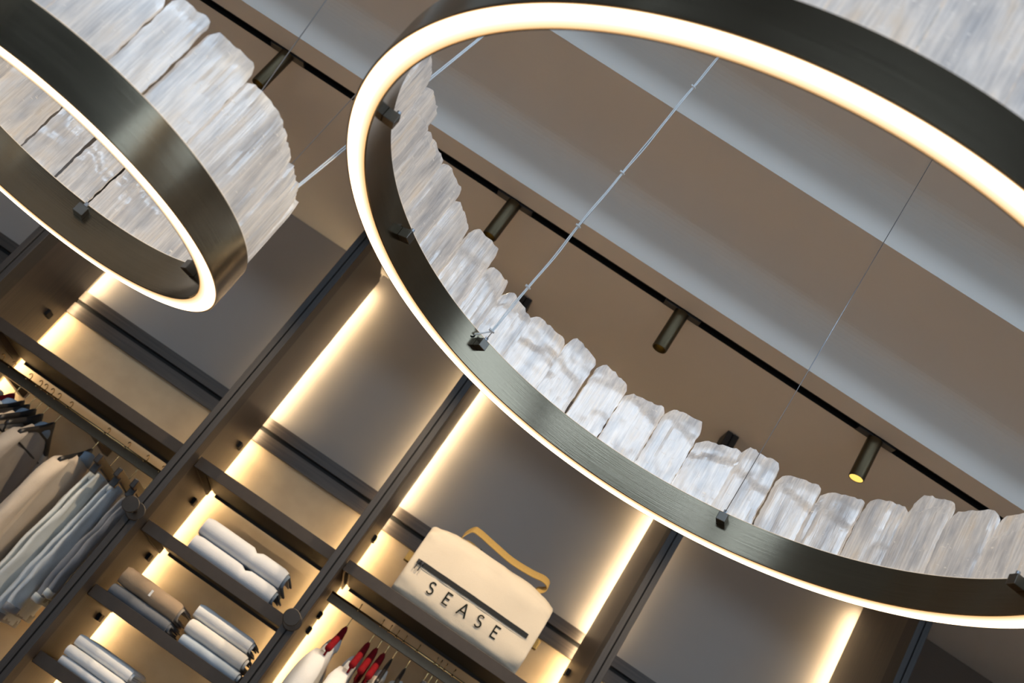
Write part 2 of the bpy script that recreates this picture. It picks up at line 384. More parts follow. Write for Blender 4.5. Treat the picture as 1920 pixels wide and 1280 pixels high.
# ================================================================== CEILING TRACK AND SPOTS
TY = 3.223
def track(y, z, label, contacts):
    t = thing('lighting_track', label, 'lighting track', (0, y, z))
    bm_obj('channel', boxes((XL + .02, XR - .02, y - .0235, y + .0235, z + .030, z + .058)), BLACK, t, (0, y, z))
    for s in (-1, 1):
        a, b = sorted((y + s * .0195, y + s * .0235))
        bm_obj('side_lip', boxes((XL + .02, XR - .02, a, b, z - .001, z + .029)), BLACK, t, (0, y, z))
    for k in range(contacts):
        x = 1.135 + k * .027
        bm = bmesh.new(); bmesh.ops.create_uvsphere(bm, u_segments=10, v_segments=6, radius=.0035); bmesh.ops.translate(bm, verts=bm.verts, vec=(x, y - .008, z + .027))
        bm_obj('contact', bm, BRASS, t, (0, y, z), True)
track(TY, ZC, 'long black lighting track let into the stepped ceiling', 6)
def spot(x, y, z, label, dp, watt, cone, group):
    o = (x, y, z)
    t = thing('track_spotlight', label, 'spotlight', o, group)
    bm_obj('adapter', boxes((x - .075, x + .075, y - .017, y + .017, z - .006, z + .026), bev=.001), BLKP, t, o)
    bm = bmesh.new()
    revolve(bm, [(.0, 0), (.0265, 0), (.0275, -.001), (.0275, -.168), (.0265, -.170), (.0245, -.170), (.0245, -dp), (.0, -dp)], 36, closed=False)
    bmesh.ops.remove_doubles(bm, verts=bm.verts, dist=1e-5)
    bmesh.ops.translate(bm, verts=bm.verts, vec=(x, y, z - .007)); h = bm_obj('body', bm, SPOTM, t, o, True)
    mod = h.modifiers.new('edge', 'EDGE_SPLIT'); mod.split_angle = math.radians(40)
    bm = bmesh.new(); tube(bm, [(x, y, z - dp - .0155), (x, y, z - dp - .0135)], .0243, 32)
    bm_obj('lens', bm, SPOTL, t, o)
    l = bpy.data.lights.new('spot_lamp', 'SPOT'); l.energy = watt; l.color = (1, .76, .50); l.spot_size = math.radians(cone); l.spot_blend = .6; l.shadow_soft_size = .02
    lo = bpy.data.objects.new('spot_lamp', l); COL.objects.link(lo); lo.parent = t; lo.location = (0, 0, -.182)
for x, lab, dp in ((-1.56, 'bronze cylinder spotlight beside the small ring crystals', .11), (-.544, 'leftmost bronze cylinder spotlight seen through the large ring', .11),
                   (.179, 'bronze cylinder spotlight in the middle of the track', .11), (.990, 'bronze cylinder spotlight with yellow glowing end', .16)):
    spot(x, TY, ZC, lab, dp, 56, 124, 'cylinder spotlights on the track')

# ================================================================== CRYSTAL RING PENDANTS
def crystal_mesh(w, h, d, seed, lean=0.0):
    r = random.Random(seed); bm = bmesh.new(); NX, NZ = 13, 20
    lz = h * r.uniform(.55, .93); lx = r.uniform(-.2, .2) * w; lk = r.choice((-1, 1)); ld = r.choice((0, .0025, .004, .005)); l2 = h * r.uniform(.25, .6); ld2 = r.choice((0, 0, .002, .003))
    cl = r.uniform(.10, .24) * w; chl = r.uniform(.012, .034); cr_ = r.uniform(.02, .10) * w; chr_ = r.uniform(.003, .018)
    slope = r.uniform(-.008, .012); sd = r.uniform(0, 100)
    def top(x):                                   # broken outline of the top
        z = h + slope * x / w * 2
        l = x + w / 2; rr = w / 2 - x
        if l < cl: z -= chl * (1 - l / cl) ** 1.2
        if rr < cr_: z -= chr_ * (1 - rr / cr_)
        return z + .004 * noise.noise(Vector((x * 160, sd, 0))) + .003 * noise.noise(Vector((x * 420, sd, 4)))
    F, Bk = [], []
    for j in range(NZ + 1):
        f, b = [], []
        tt = j / NZ
        for i in range(NX + 1):
            s = i / NX - .5
            x = s * w; z = tt * top(x)
            e = .0024 * noise.noise(Vector((sd + (9 if s > 0 else 0), z * 60, 3))) + .0014 * noise.noise(Vector((sd + (5 if s > 0 else 0), z * 190, 8)))
            xx = x + e * abs(s * 2) ** 3 + lean * z * .1
            edge = 1 - .25 * abs(2 * s) ** 6
            st = .0030 * noise.noise(Vector((x * 210, z * 6, sd))) + .0012 * noise.noise(Vector((x * 60, z * 45, sd + 5)))
            led = lz + lk * (x - lx) * .35 + .010 * noise.noise(Vector((x * 90, sd, 11)))
            if z > led: st -= ld
            if z > l2 + .008 * noise.noise(Vector((x * 70, sd, 17))) and (x - lx) * lk > .01: st -= ld2
            tz = 1 - .25 * max(0, tt - .85) / .15
            f.append(bm.verts.new((xx, -d / 2 * edge * tz - st, z)))
            b.append(bm.verts.new((xx, d / 2 * edge * tz + .003 * noise.noise(Vector((x * 150, z * 9, sd + 40))), z)))
        F.append(f); Bk.append(b)
    for j in range(NZ):
        for i in range(NX):
            bm.faces.new((F[j][i], F[j][i + 1], F[j + 1][i + 1], F[j + 1][i]))
            bm.faces.new((Bk[j][i + 1], Bk[j][i], Bk[j + 1][i], Bk[j + 1][i + 1]))
        bm.faces.new((Bk[j][0], F[j][0], F[j + 1][0], Bk[j + 1][0]))
        bm.faces.new((F[j][NX], Bk[j][NX], Bk[j + 1][NX], F[j + 1][NX]))
    for i in range(NX):
        bm.faces.new((F[NZ][i], F[NZ][i + 1], Bk[NZ][i + 1], Bk[NZ][i])); bm.faces.new((F[0][i + 1], F[0][i], Bk[0][i], Bk[0][i + 1]))
    bmesh.ops.recalc_face_normals(bm, faces=bm.faces)
    for e in bm.edges:
        e.smooth = not (len(e.link_faces) == 2 and e.calc_face_angle() > math.radians(32))
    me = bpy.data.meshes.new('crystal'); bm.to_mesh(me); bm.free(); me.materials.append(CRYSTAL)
    for p in me.polygons: p.use_smooth = True
    return me
def pendant(name, label, c, ro, ri, h, tilt, spans, blocks, seed, nseg, diff):
    t = thing(name, label, 'pendant light', c)
    t.rotation_euler = (math.atan(tilt[1]), -math.atan(tilt[0]), 0)
    bm = bmesh.new()
    b = .0012
    revolve(bm, [(ro - b, 0), (ro, b), (ro, h - b), (ro - b, h), (ri + b, h), (ri, h - b), (ri, b), (ri + b, 0), (ri + .003, 0), (ri + .003, .010), (ro - .003, .010), (ro - .003, 0)], nseg)
    o = bm_obj('band', bm, RING, t, smooth=True)
    m = o.modifiers.new('edge', 'EDGE_SPLIT'); m.split_angle = math.radians(35)
    bm = bmesh.new()
    revolve(bm, [(ri + .0032, .009), (ri + .0032, .0005), (ri + .006, -.0008), (ro - .006, -.0008), (ro - .0032, .0005), (ro - .0032, .009)], nseg)
    bm_obj('diffuser', bm, diff, t, smooth=True)
    rm = (ri + ro) / 2
    bm = bmesh.new(); revolve(bm, [(ri + .002, h + .0002), (ri + .002, h + .0012), (ri + .007, h + .0012), (ri + .007, h + .0002)], nseg); revolve(bm, [(ro - .007, h + .0002), (ro - .007, h + .0012), (ro - .002, h + .0012), (ro - .002, h + .0002)], nseg)
    bm_obj('uplight', bm, UPL, t)
    r = random.Random(seed)
    for i, (a0, a1, top) in enumerate(spans):
        am = math.radians((a0 + a1) / 2); da = math.radians(abs(a0 - a1))
        wd = 2 * rm * math.tan(da / 2) * 1.03
        me = crystal_mesh(wd, top - h, r.uniform(.017, .024), seed * 100 + i, r.uniform(-.12, .12))
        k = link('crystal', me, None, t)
        rr = rm + r.uniform(-.003, .004)
        k.location = (rr * math.cos(am), rr * math.sin(am), h + .0005)
        k.rotation_euler = (0, 0, am - math.pi / 2 + (math.pi if False else 0))
    for a, z in blocks:
        ar = math.radians(a)
        bm = boxes((-.011, .011, -.024, .0, -.011, .011), bev=.0012)
        k = bm_obj('wire_block', bm, BLOCK, t); k.location = (ri * math.cos(ar), ri * math.sin(ar), z); k.rotation_euler = (0, 0, ar - math.pi / 2)
        bm = bmesh.new(); tube(bm, [(0, -.016, .010), (0, -.016, .020)], .0042, 12); q = bm_obj('ferrule', bm, STEEL, k)
    return t
big = [(183, 175, .238), (174.5, 166, .25), (165.5, 156.5, .236), (156.3, 148.2, .256), (147.9, 140.8, .236), (139.8, 132.4, .262), (132.2, 126.6, .232),
       (126.2, 118.4, .224), (118.2, 109.6, .239), (109.4, 102.6, .26), (101.8, 94.8, .255), (94.2, 86.2, .247), (85.8, 78.4, .267), (78.1, 70, .243),
       (69.8, 62.2, .266), (61.4, 53.8, .243), (53.3, 45.8, .238), (44.9, 37.9, .247), (36.9, 30, .280), (29.6, 21.6, .25), (20.8, 13.5, .246)]
a = 13.0
while a > -176:
    wd = rnd.uniform(7.2, 9.0)
    if a - wd < -177: wd = a + 177
    big.append((a, a - wd, rnd.uniform(.235, .275))); a -= wd + rnd.uniform(.2, .9)
BC = (.1736, 1.5814, .8606)
BIG = pendant('ring_pendant', 'large bronze ring pendant crowned with white crystal slabs', BC, .75, .7064, .081, (.0007, .0050), big,
        [(125.1, .058), (154.6, .052), (-174.4, .048), (66.5, .060), (9.6, .061), (-50, .06), (-110, .06)], 3, 256, DIFFB)
small = [(-66, -56.2, .247), (-55, -41.3, .255), (-40.5, -23.4, .248), (-23.2, -11.2, .243), (-10.8, -1.4, .235)]
a = -1.0
for wd, top in ((12, .238), (13, .245), (14, .24), (13, .25), (14, .243), (13, .25), (13, .24), (9.5, .25), (12.5, .245), (13.2, .24), (18.8, .25)):
    small.append((a + wd - .3, a + .3, top)); a += wd + (.7 if a > 90 else .2)
a0 = a
while a < 293:
    wd = rnd.uniform(11, 14)
    if a + wd > 282: wd = 293.5 - a
    small.append((a + wd - .3, a + .3, rnd.uniform(.235, .26))); a += wd
SC = (-.9657, 1.6368, .5221)
pendant('ring_pendant', 'smaller bronze ring pendant with tan-white crystals at the upper left', SC, .3707, .3306, .084, (-.0065, .0183), small,
        [(100.4, .062), (44.0, .066), (-27, .066), (2, .066), (160, .066), (-90, .066)], 5, 200, DIFFS)

# suspension wires and power cords -----------------------------------------
def wire(p0, p1, label, r=.0011, name='suspension_wire'):
    bm = bmesh.new(); tube(bm, [p0, p1], r, 8)
    o = tag(bm_obj(name, bm, STEEL, None, p0, True), label, 'wire', 'suspension wires of the pendants')
    bm = bmesh.new(); tube(bm, [Vector(p1) - Vector((0, 0, .022)), Vector(p1) - Vector((0, 0, .001))], .012, 20); bm_obj('ceiling_cup', bm, BRONZED, o, p0)
def cord(p0, p1, hole, ties, label, amp=.004, seed=1):
    p0, p1 = Vector(p0), Vector(p1)
    t = thing('power_cord', label, 'cord', tuple(p0), 'clear power cords of the pendants')
    for s in (-1, 1):
        pts = []
        if hole is not None: pts += [Vector(hole), Vector(hole).lerp(p0, .45) + Vector((0, -.008, -.004 + s * .001))]
        N = 60
        for i in range(N + 1):
            f = i / N; p = p0.lerp(p1, f)
            sq = 1.0
            for k in ties: sq = min(sq, abs(f - k) * 14)
            b = amp * noise.noise(Vector((f * 9, seed, 0)))
            pts.append(p + Vector((b + s * (.0013 + .0018 * sq * (.5 + .5 * math.sin(f * 31 + s))), s * .0006, 0)))
        bm = bmesh.new(); tube(bm, pts, .0016, 8); bm_obj('strand', bm, CORD, t, tuple(p0), True)
    for k in ties:
        p = p0.lerp(p1, k); bm = bmesh.new()
        pts = [p + Vector((.0055 * math.cos(q), .0055 * math.sin(q), .001 * math.sin(q))) for q in [j * 2 * math.pi / 14 for j in range(14)]]
        tube(bm, pts + [pts[0]], .0015, 6, cap=False)
        box(bm, p.x - .008, p.x - .003, p.y - .006, p.y - .002, p.z - .0025, p.z + .0025)
        bm_obj('cable_tie', bm, CORD, t, tuple(p0), True)
W1 = (-.2225, 2.142, .936); W1t = (-.146, 2.142, 2.331)
wire(W1, W1t, 'thin steel wire beside the corded tie at the large ring')
cord((-.222, 2.134, .956), (-.146, 2.134, 2.331), (-.256, 2.150, .927), (.0, .105, .26, .405, .66, .85, .97), 'clear tied power cord rising from the large ring', seed=2)
bm = bmesh.new()
pts = [Vector((-.256, 2.147, .925)) + Vector((.0065 * math.cos(q), .0065 * math.sin(q) * .6, .0065 * math.sin(q))) for q in [j * 2 * math.pi / 16 for j in range(17)]]
tube(bm, pts, .002, 8, cap=False); bm_obj('cable_grommet', bm, BLACK, BIG, BC, True)
W2 = (.448, 2.208, .938)
wire(W2, (.484, 2.208, 2.331), 'single thin steel wire crossing the large ring at right')
wire((-.672 - .006, 1.487 - .004, .604), (-1.295, 1.487, ZF - .001), 'dark thin wire rising from the small ring past the track')
wire((-.646, 1.647, .604), (-.640, 1.648, ZF - .001), 'short steel wire inside the small ring at right')
cord((-.632, 1.650, .61), (-.005, 1.66, ZF - .001), (-.634, 1.645, .60), (.03, .16, .22, .31, .42, .55, .7, .85), 'clear power cord running from the small ring behind the large ring', seed=6)

# ================================================================== BAG
BAGM = mat('cream_canvas', (.57, .505, .405), .7, var=.06, scale=(8, 8, 8), bump=.2, bscale=(420, 420, 420), spec=.3)
WEB = mat('mustard_webbing', (.46, .30, .095), .75, var=.15, scale=(200, 200, 200), bump=.3, spec=.2)
ZIP = mat('black_zip', (.010, .011, .011), .6, spec=.25)
INK = mat('black_ink', (.012, .016, .012), .6, spec=.2)
bx, by0, bz = .132, 3.935, .650
BWX, BD, BH = .282, .30, .338
def bag_pt(u, a):
    """u: -1..1 along the bag, a: 0..2pi round its cross-section"""
    ex = (1 - min(1, abs(u)) ** 9) ** (1 / 5)
    c, s = math.cos(a), math.sin(a); nexp = 2 / 5.0
    y = math.copysign(abs(c) ** nexp, c); z = math.copysign(abs(s) ** nexp, s)
    zz = .5 + .5 * z
    taper = 1 - .22 * max(0, zz - .5) ** 1.3
    yy = y * BD / 2 * taper * (.94 + .06 * ex)
    zc = zz * BH
    zc = BH / 2 + (zc - BH / 2) * (.90 + .10 * ex)
    zc -= .20 * BH * max(0, zz - .6) * abs(u) ** 4
    if zc < .05: zc = max(zc * .8, 0)
    wr = .006 * noise.noise(Vector((u * 5, a * 3, 2))) + .009 * abs(u) ** 4 * noise.noise(Vector((u * 9, a * 6, 7)))
    crease = -.006 * math.exp(-((zc - .150) / .012) ** 2) * (1 if y < 0 else 0)
    yy += (-crease if y < 0 else 0) + wr * (1 if y > 0 else -1)
    return Vector((bx + BWX * math.copysign(abs(u) ** .95, u), by0 + BD / 2 + yy, bz + zc + (wr if zz > .9 else 0)))
O = (bx, by0 + BD / 2, bz)
bag = thing('duffel_bag', 'cream canvas duffel bag lettered in black with mustard straps', 'bag', O)
us = [-1, -.985, -.95, -.9, -.8, -.65, -.5, -.35, -.2, -.05, .1, .25, .4, .55, .7, .82, .9, .95, .985, 1]
us = [x if abs(x) < .999 else math.copysign(.9985, x) for x in us]
rings = [[bag_pt(uu, 2 * math.pi * k / 56 + .02) for k in range(56)] for uu in us]
bm = bmesh.new(); loft(bm, rings); bm_obj('body', bm, BAGM, bag, O, True)
def front_y(x, z):
    u = max(-.97, min(.97, (x - bx) / BWX)); best = None
    for k in range(200):
        p = bag_pt(u, math.pi / 2 + math.pi * (k + .5) / 200)
        if best is None or abs(p.z - z) < best[0]: best = (abs(p.z - z), p.y)
    return best[1]
# zip
x0, x1 = -.124, .378; ZZ = bz + .150
rg = []
for i in range(25):
    x = x0 + (x1 - x0) * i / 24; y = min(front_y(x + q_, ZZ + r_) for q_ in (-.02, 0, .02) for r_ in (-.009, 0, .009))
    hh = .0092 if 0 < i < 24 else .0085
    rg.append([(x, y - .009, ZZ - hh), (x, y - .009, ZZ + hh), (x, y + .006, ZZ + hh), (x, y + .006, ZZ - hh)])
bm = bmesh.new(); loft(bm, rg); z_ = bm_obj('zip', bm, ZIP, bag, O)
for dx in (.006, .022):
    y = front_y(x0 + dx, ZZ) - .013
    bm_obj('zip_pull', boxes((x0 + dx - .005, x0 + dx + .005, y - .003, y + .002, ZZ - .004, ZZ + .006), (x0 + dx - .0022, x0 + dx + .0022, y - .003, y, ZZ - .034, ZZ - .003), bev=.0008), BLKP, z_, O)
for dz in (.016, -.016):
    rg = []
    for i in range(25):
        x = x0 + (x1 - x0) * i / 24; y = front_y(x, ZZ + dz); q = ZZ + dz
        rg.append([(x, y - .0016, q - .0012), (x, y - .0016, q + .0012), (x, y + .003, q + .0012), (x, y + .003, q - .0012)])
    bm = bmesh.new(); loft(bm, rg); bm_obj('seam', bm, BAGM, bag, O)
# lettering S E A S E as thin strokes on the cloth
def stroke(bm, pts, wdt, fx):
    P = [Vector((p[0], 0, p[1])) for p in pts]; L_, R_ = [], []
    for i, p in enumerate(P):
        t_ = (P[min(i + 1, len(P) - 1)] - P[max(i - 1, 0)]).normalized(); nn = Vector((-t_.z, 0, t_.x)) * wdt / 2
        for lst, q in ((L_, p + nn), (R_, p - nn)):
            lst.append(bm.verts.new((q.x, fx(q.x, q.z), q.z)))
    for i in range(len(P) - 1): bm.faces.new((L_[i], L_[i + 1], R_[i + 1], R_[i]))
def letter(ch, cx, cz, H):
    fx = lambda x, z: front_y(x, z) - .0035
    bm = bmesh.new(); wd = H * .115
    def seg(a, b, n=5): return [(cx + (a[0] + (b[0] - a[0]) * i / n) * H, cz + (a[1] + (b[1] - a[1]) * i / n) * H) for i in range(n + 1)]
    if ch == 'E':
        stroke(bm, seg((-.20, -.5), (-.20, .5)), wd, fx)
        for zz in (-.4425, 0, .4425): stroke(bm, seg((-.20, zz), (.24 if zz else .18, zz)), wd, fx)
    if ch == 'A':
        stroke(bm, seg((-.36, -.5), (0, .5)), wd, fx); stroke(bm, seg((.36, -.5), (0, .5)), wd, fx); stroke(bm, seg((-.23, -.16), (.23, -.16)), wd, fx)
    if ch == 'S':
        pts = []
        for i in range(15):
            q = math.radians(35 + (270 - 35) * i / 14); pts.append((cx + .215 * H * math.cos(q), cz + (.225 + .22 * math.sin(q)) * H))
        for i in range(1, 15):
            q = math.radians(90 - (90 + 145) * i / 14); pts.append((cx + .235 * H * math.cos(q), cz + (-.235 + .235 * math.sin(q)) * H))
        stroke(bm, pts, wd, fx)
    bmesh.ops.solidify(bm, geom=bm.faces[:], thickness=.0008)
    return bm_obj('lettering', bm, INK, bag, O)
for i, ch in enumerate('SEASE'):
    letter(ch, -.022 + i * .0725, bz + .094, .050)
# straps
def ribbon(pts, wy, th, name, parent):
    rg = []
    for i, p in enumerate(pts):
        p = Vector(p); t_ = (Vector(pts[min(i + 1, len(pts) - 1)]) - Vector(pts[max(i - 1, 0)])).normalized()
        sd = Vector((0, .75, .66)).normalized(); nn = t_.cross(sd).normalized() * th / 2; sd = sd * wy / 2
        rg.append([p - sd - nn, p + sd - nn, p + sd + nn, p - sd + nn])
    bm = bmesh.new(); loft(bm, rg); return bm_obj(name, bm, WEB, parent, O, False)
def smooth_pts(ctrl, n=8):
    out = []
    for i in range(len(ctrl) - 1):
        p0, p1, p2, p3 = [Vector(ctrl[max(0, min(len(ctrl) - 1, i + k))]) for k in (-1, 0, 1, 2)]
        for j in range(n):
            t_ = j / n
            out.append(.5 * ((2 * p1) + (-p0 + p2) * t_ + (2 * p0 - 5 * p1 + 4 * p2 - p3) * t_ ** 2 + (-p0 + 3 * p1 - 3 * p2 + p3) * t_ ** 3))
    out.append(Vector(ctrl[-1])); return out
for yy, dz in ((4.005, 0), (4.15, -.028)):
    ribbon(smooth_pts([(-.030, yy, .972 + dz / 3), (-.032, yy, 1.000 + dz / 2), (-.014, yy, 1.036 + dz), (.012, yy, 1.042 + dz), (.09, yy, 1.032 + dz), (.18, yy, 1.022 + dz), (.27, yy, 1.026 + dz), (.325, yy, 1.034 + dz), (.352, yy, 1.022 + dz), (.345, yy, .998 + dz / 2), (.322, yy, .982 + dz / 3), (.318, yy, .965)]), .054, .003, 'strap', bag)
for s in (-1, 1):
    xe = bx + s * (BWX - .004)
    bm_obj('side_tab', boxes((min(xe, xe + s * .028), max(xe, xe + s * .028), 4.00, 4.036, bz + .140, bz + .178), bev=.001), WEB, bag, O)
bm = bmesh.new(); bmesh.ops.create_uvsphere(bm, u_segments=10, v_segments=8, radius=.006); bmesh.ops.translate(bm, verts=bm.verts, vec=(.055, front_y(.055, bz + .325) + .012, bz + .330)); bm_obj('rivet', bm, ZIP, bag, O, True)

# ================================================================== FOLDED CLOTHES
WHITE = cloth('white_cotton', (.80, .80, .79), .06); IVORY = cloth('ivory_cotton', (.80, .77, .72), .06); BLUEW = cloth('pale_blue_cotton', (.50, .57, .65), .1)
GREYB = cloth('grey_blue_wool', (.17, .18, .20), .25); TANC = cloth('tan_cotton', (.40, .29, .19), .2); SILV = cloth('pearl_grey_cotton', (.62, .63, .65), .08); LIN = cloth('slate_lining', (.22, .27, .33), .2)
SAND = cloth('sand_cotton', (.58, .49, .39), .12); STONE = cloth('stone_cotton', (.36, .32, .28), .15); DENIM = cloth('grey_denim', (.30, .31, .335), .25); PBLUE = cloth('washed_blue_denim', (.58, .64, .69), .18); MINT = cloth('pale_denim', (.72, .75, .73), .12)
CUFF = cloth('dusty_blue_cotton', (.22, .27, .33), .15); CREAM = cloth('cream_cotton', (.74, .68, .60), .06); NAVY = cloth('navy_cotton', (.05, .07, .11), .3)
def folded(name, x0, x1, yf, z0, h, depth, m, label, cat, group, seed=0, notch=None, inner=None, slope=0.0):
    o = ((x0 + x1) / 2, yf + depth / 2, z0)
    t = thing(name, label, cat, o, group)
    N = 19
    def layer(hh, off, dpt, xs0, xs1, mt, nm, th, sd):
        rg = []
        for i in range(N):
            f = i / (N - 1); x = xs0 + (xs1 - xs0) * f
            k = 1.0
            if notch: k = 1 - .26 * math.exp(-((f - notch) / .028) ** 2)
            e = min(f, 1 - f) * 16
            k *= .90 + .10 * min(1, e) ** .5
            wob = .0030 * noise.noise(Vector((f * 4, sd, 1)))
            zb = slope * (f - .5)
            H = hh * k; zc = z0 + h / 2 + zb + wob * .5 - (hh - H) * .3
            r = H / 2; ri_ = max(.001, r - th); pts = []
            yb = yf + off + dpt; yc = yf + off + r
            nose = 11
            out = [(yb, zc + r)] + [(yc + (yb - yc) * q, zc + r + .003 * noise.noise(Vector((q * 3, f * 5, sd)))) for q in (.66, .33)]
            out += [(yc - r * 1.0 * math.sin(math.pi * j / (nose - 1)) + wob, zc + r * math.cos(math.pi * j / (nose - 1))) for j in range(nose)]
            out += [(yc + (yb - yc) * q, zc - r) for q in (.33, .66)] + [(yb, zc - r)]
            inn = [(yb, zc - ri_)] + [(yc + (yb - yc) * q, zc - ri_) for q in (.66, .33)]
            inn += [(yc - ri_ * math.sin(math.pi * j / (nose - 1)) + wob, zc - ri_ * math.cos(math.pi * j / (nose - 1))) for j in range(nose)]
            inn += [(yc + (yb - yc) * q, zc + ri_) for q in (.33, .66)] + [(yb, zc + ri_)]
            rg.append([(x + .004 * noise.noise(Vector((yy * 40, sd, f))) * (1 if f in (0, 1) else 0), yy, zz) for yy, zz in out + inn])
        bm = bmesh.new(); loft(bm, rg); ob = bm_obj(nm, bm, mt, t, o, True)
        md = ob.modifiers.new('edge', 'EDGE_SPLIT'); md.split_angle = math.radians(50)
    layer(h - .001, 0, depth, x0, x1, m, 'outer_fold', .007, seed)
    ii = inner or m
    layer(h - .018, .010, depth - .015, x0 + .004, x1 + .010, ii, 'inner_fold', .006, seed + 3)
    if h > .04: layer(h - .034, .019, depth - .025, x0 + .007, x1 + .003, m, 'inner_fold', .005, seed + 6)
    return t
g1 = 'folded trousers on the second shelf'; g2 = 'folded garments on the third shelf'; g3 = 'white folded shirts on the lowest shelf'
z = .362 - .005
folded('folded_trousers', -0.853, -0.487, 3.937, z, .070, .30, SILV, 'lower of two notched white folded trousers', 'trousers', g1, 1, .60, LIN)
folded('folded_trousers', -0.858, -0.492, 3.942, z + .0705, .076, .30, SILV, 'upper of two notched white folded trousers', 'trousers', g1, 2, .62, LIN)
z = .083 - .005
folded('folded_sweater', -0.975, -0.726, 3.937, z, .048, .27, GREYB, 'thin grey folded sweater under the tan folded jacket', 'sweater', g2, 3)
folded('folded_jacket', -0.975, -0.726, 3.932, z + .049, .070, .27, TANC, 'tan crumpled folded jacket with small white tag', 'jacket', g2, 4, None, STONE, -.004)
bm_ = boxes((-.850, -.842, 3.9285, 3.9325, z + .072, z + .096)); tg = bm_obj('tag', bm_, WHITE, None, (-.846, 3.930, z + .084))
folded('folded_shirt', -0.665, -0.419, 3.942, z, .044, .27, BLUEW, 'pale blue folded shirt at the bottom of a three shirt pile', 'shirt', g2, 5)
folded('folded_shirt', -0.673, -0.427, 3.938, z + .0445, .058, .27, IVORY, 'ivory folded shirt in the middle above the pale blue one', 'shirt', g2, 6)
folded('folded_shirt', -0.682, -0.444, 3.948, z + .103, .056, .27, WHITE, 'top white folded shirt of the pile over the pale blue one', 'shirt', g2, 7)
z = -.190 - .005
folded('folded_shirt', -0.957, -0.717, 3.942, z, .034, .27, SILV, 'bottom white folded shirt of the lowest shelf pile', 'shirt', g3, 8, None, BLUEW)
folded('folded_shirt', -0.960, -0.722, 3.940, z + .0345, .041, .27, WHITE, 'middle white folded shirt of the lowest shelf pile', 'shirt', g3, 9)
folded('folded_shirt', -0.956, -0.723, 3.952, z + .076, .046, .27, WHITE, 'top white folded shirt of the lowest shelf pile', 'shirt', g3, 10)
for o in list(COL.objects):
    if o.name.startswith('folded_jacket'):
        tg.parent = o; tg.location = Vector(tg.location) - o.location

# ================================================================== HANGERS AND HANGING CLOTHES
def hanger(x, kind, label, group, tw=0.0, drop=.10):
    """hook over the rail at x, shoulders along Y"""
    o = (x, RY, RZ)
    t = thing('clothes_hanger', label, 'hanger', o, group)
    m = {'red': REDV, 'black': BLKP, 'wood': DKW}[kind]
    hook = []
    for k in range(13):
        a = math.radians(200 - k * 20)
        hook.append((x, RY + .019 * math.cos(a), RZ + .007 + .016 * math.sin(a) - .006))
    hook = [(x, RY - .016, RZ - .014)] + hook[2:10] + [(x, RY + .014, RZ - .03), (x, RY + .002, RZ - .05), (x, RY, RZ - drop)]
    hook = [Vector(h_) + Vector((0, -.003, .008)) for h_ in hook[1:]]
    bm = bmesh.new(); tube(bm, smooth_pts([tuple(v) for v in hook], 4), .0019, 8); bm_obj('hook', bm, BRASS, t, o, True)
    bm = bmesh.new(); bmesh.ops.create_uvsphere(bm, u_segments=10, v_segments=8, radius=.0045); bmesh.ops.translate(bm, verts=bm.verts, vec=(x, RY - .018, RZ - .006)); bm_obj('hook_tip', bm, BRASS, t, o, True)
    zt = RZ - drop
    if kind == 'wood':
        bm_obj('bar', boxes((x - .010, x + .010, RY - .175, RY + .20, zt - .030, zt + .006), bev=.003), m, t, o)
        for s in (-1, 1):
            bm_obj('clip', boxes((x - .013, x + .013, RY + s * .12 - .012, RY + s * .12 + .012, zt - .062, zt - .020), bev=.002), BLKP, t, o)
    else:
        pts, rr = [], []
        for k in range(17):
            f = k / 8 - 1; pts.append((x, RY + f * .195, zt - .012 - .085 * abs(f) ** 1.25)); rr.append(.012 + .016 * math.exp(-(f / .22) ** 2) - .003 * abs(f))
        bm = bmesh.new(); rg = []
        for p, r in zip(pts, rr):
            rg.append([(p[0] + (.013 if kind == 'red' else .008) * math.cos(q), p[1], p[2] + r * 1.4 * math.sin(q)) for q in [j * math.pi / 5 for j in range(10)]])
        loft(bm, rg); bm_obj('shoulders', bm, m, t, o, True)
        bm = bmesh.new(); tube(bm, [(x, RY - .19, zt - .10), (x, RY - .17, zt - .125), (x, RY + .17, zt - .125), (x, RY + .19, zt - .10)], .004, 8); bm_obj('trouser_bar', bm, m, t, o, True)
    return t
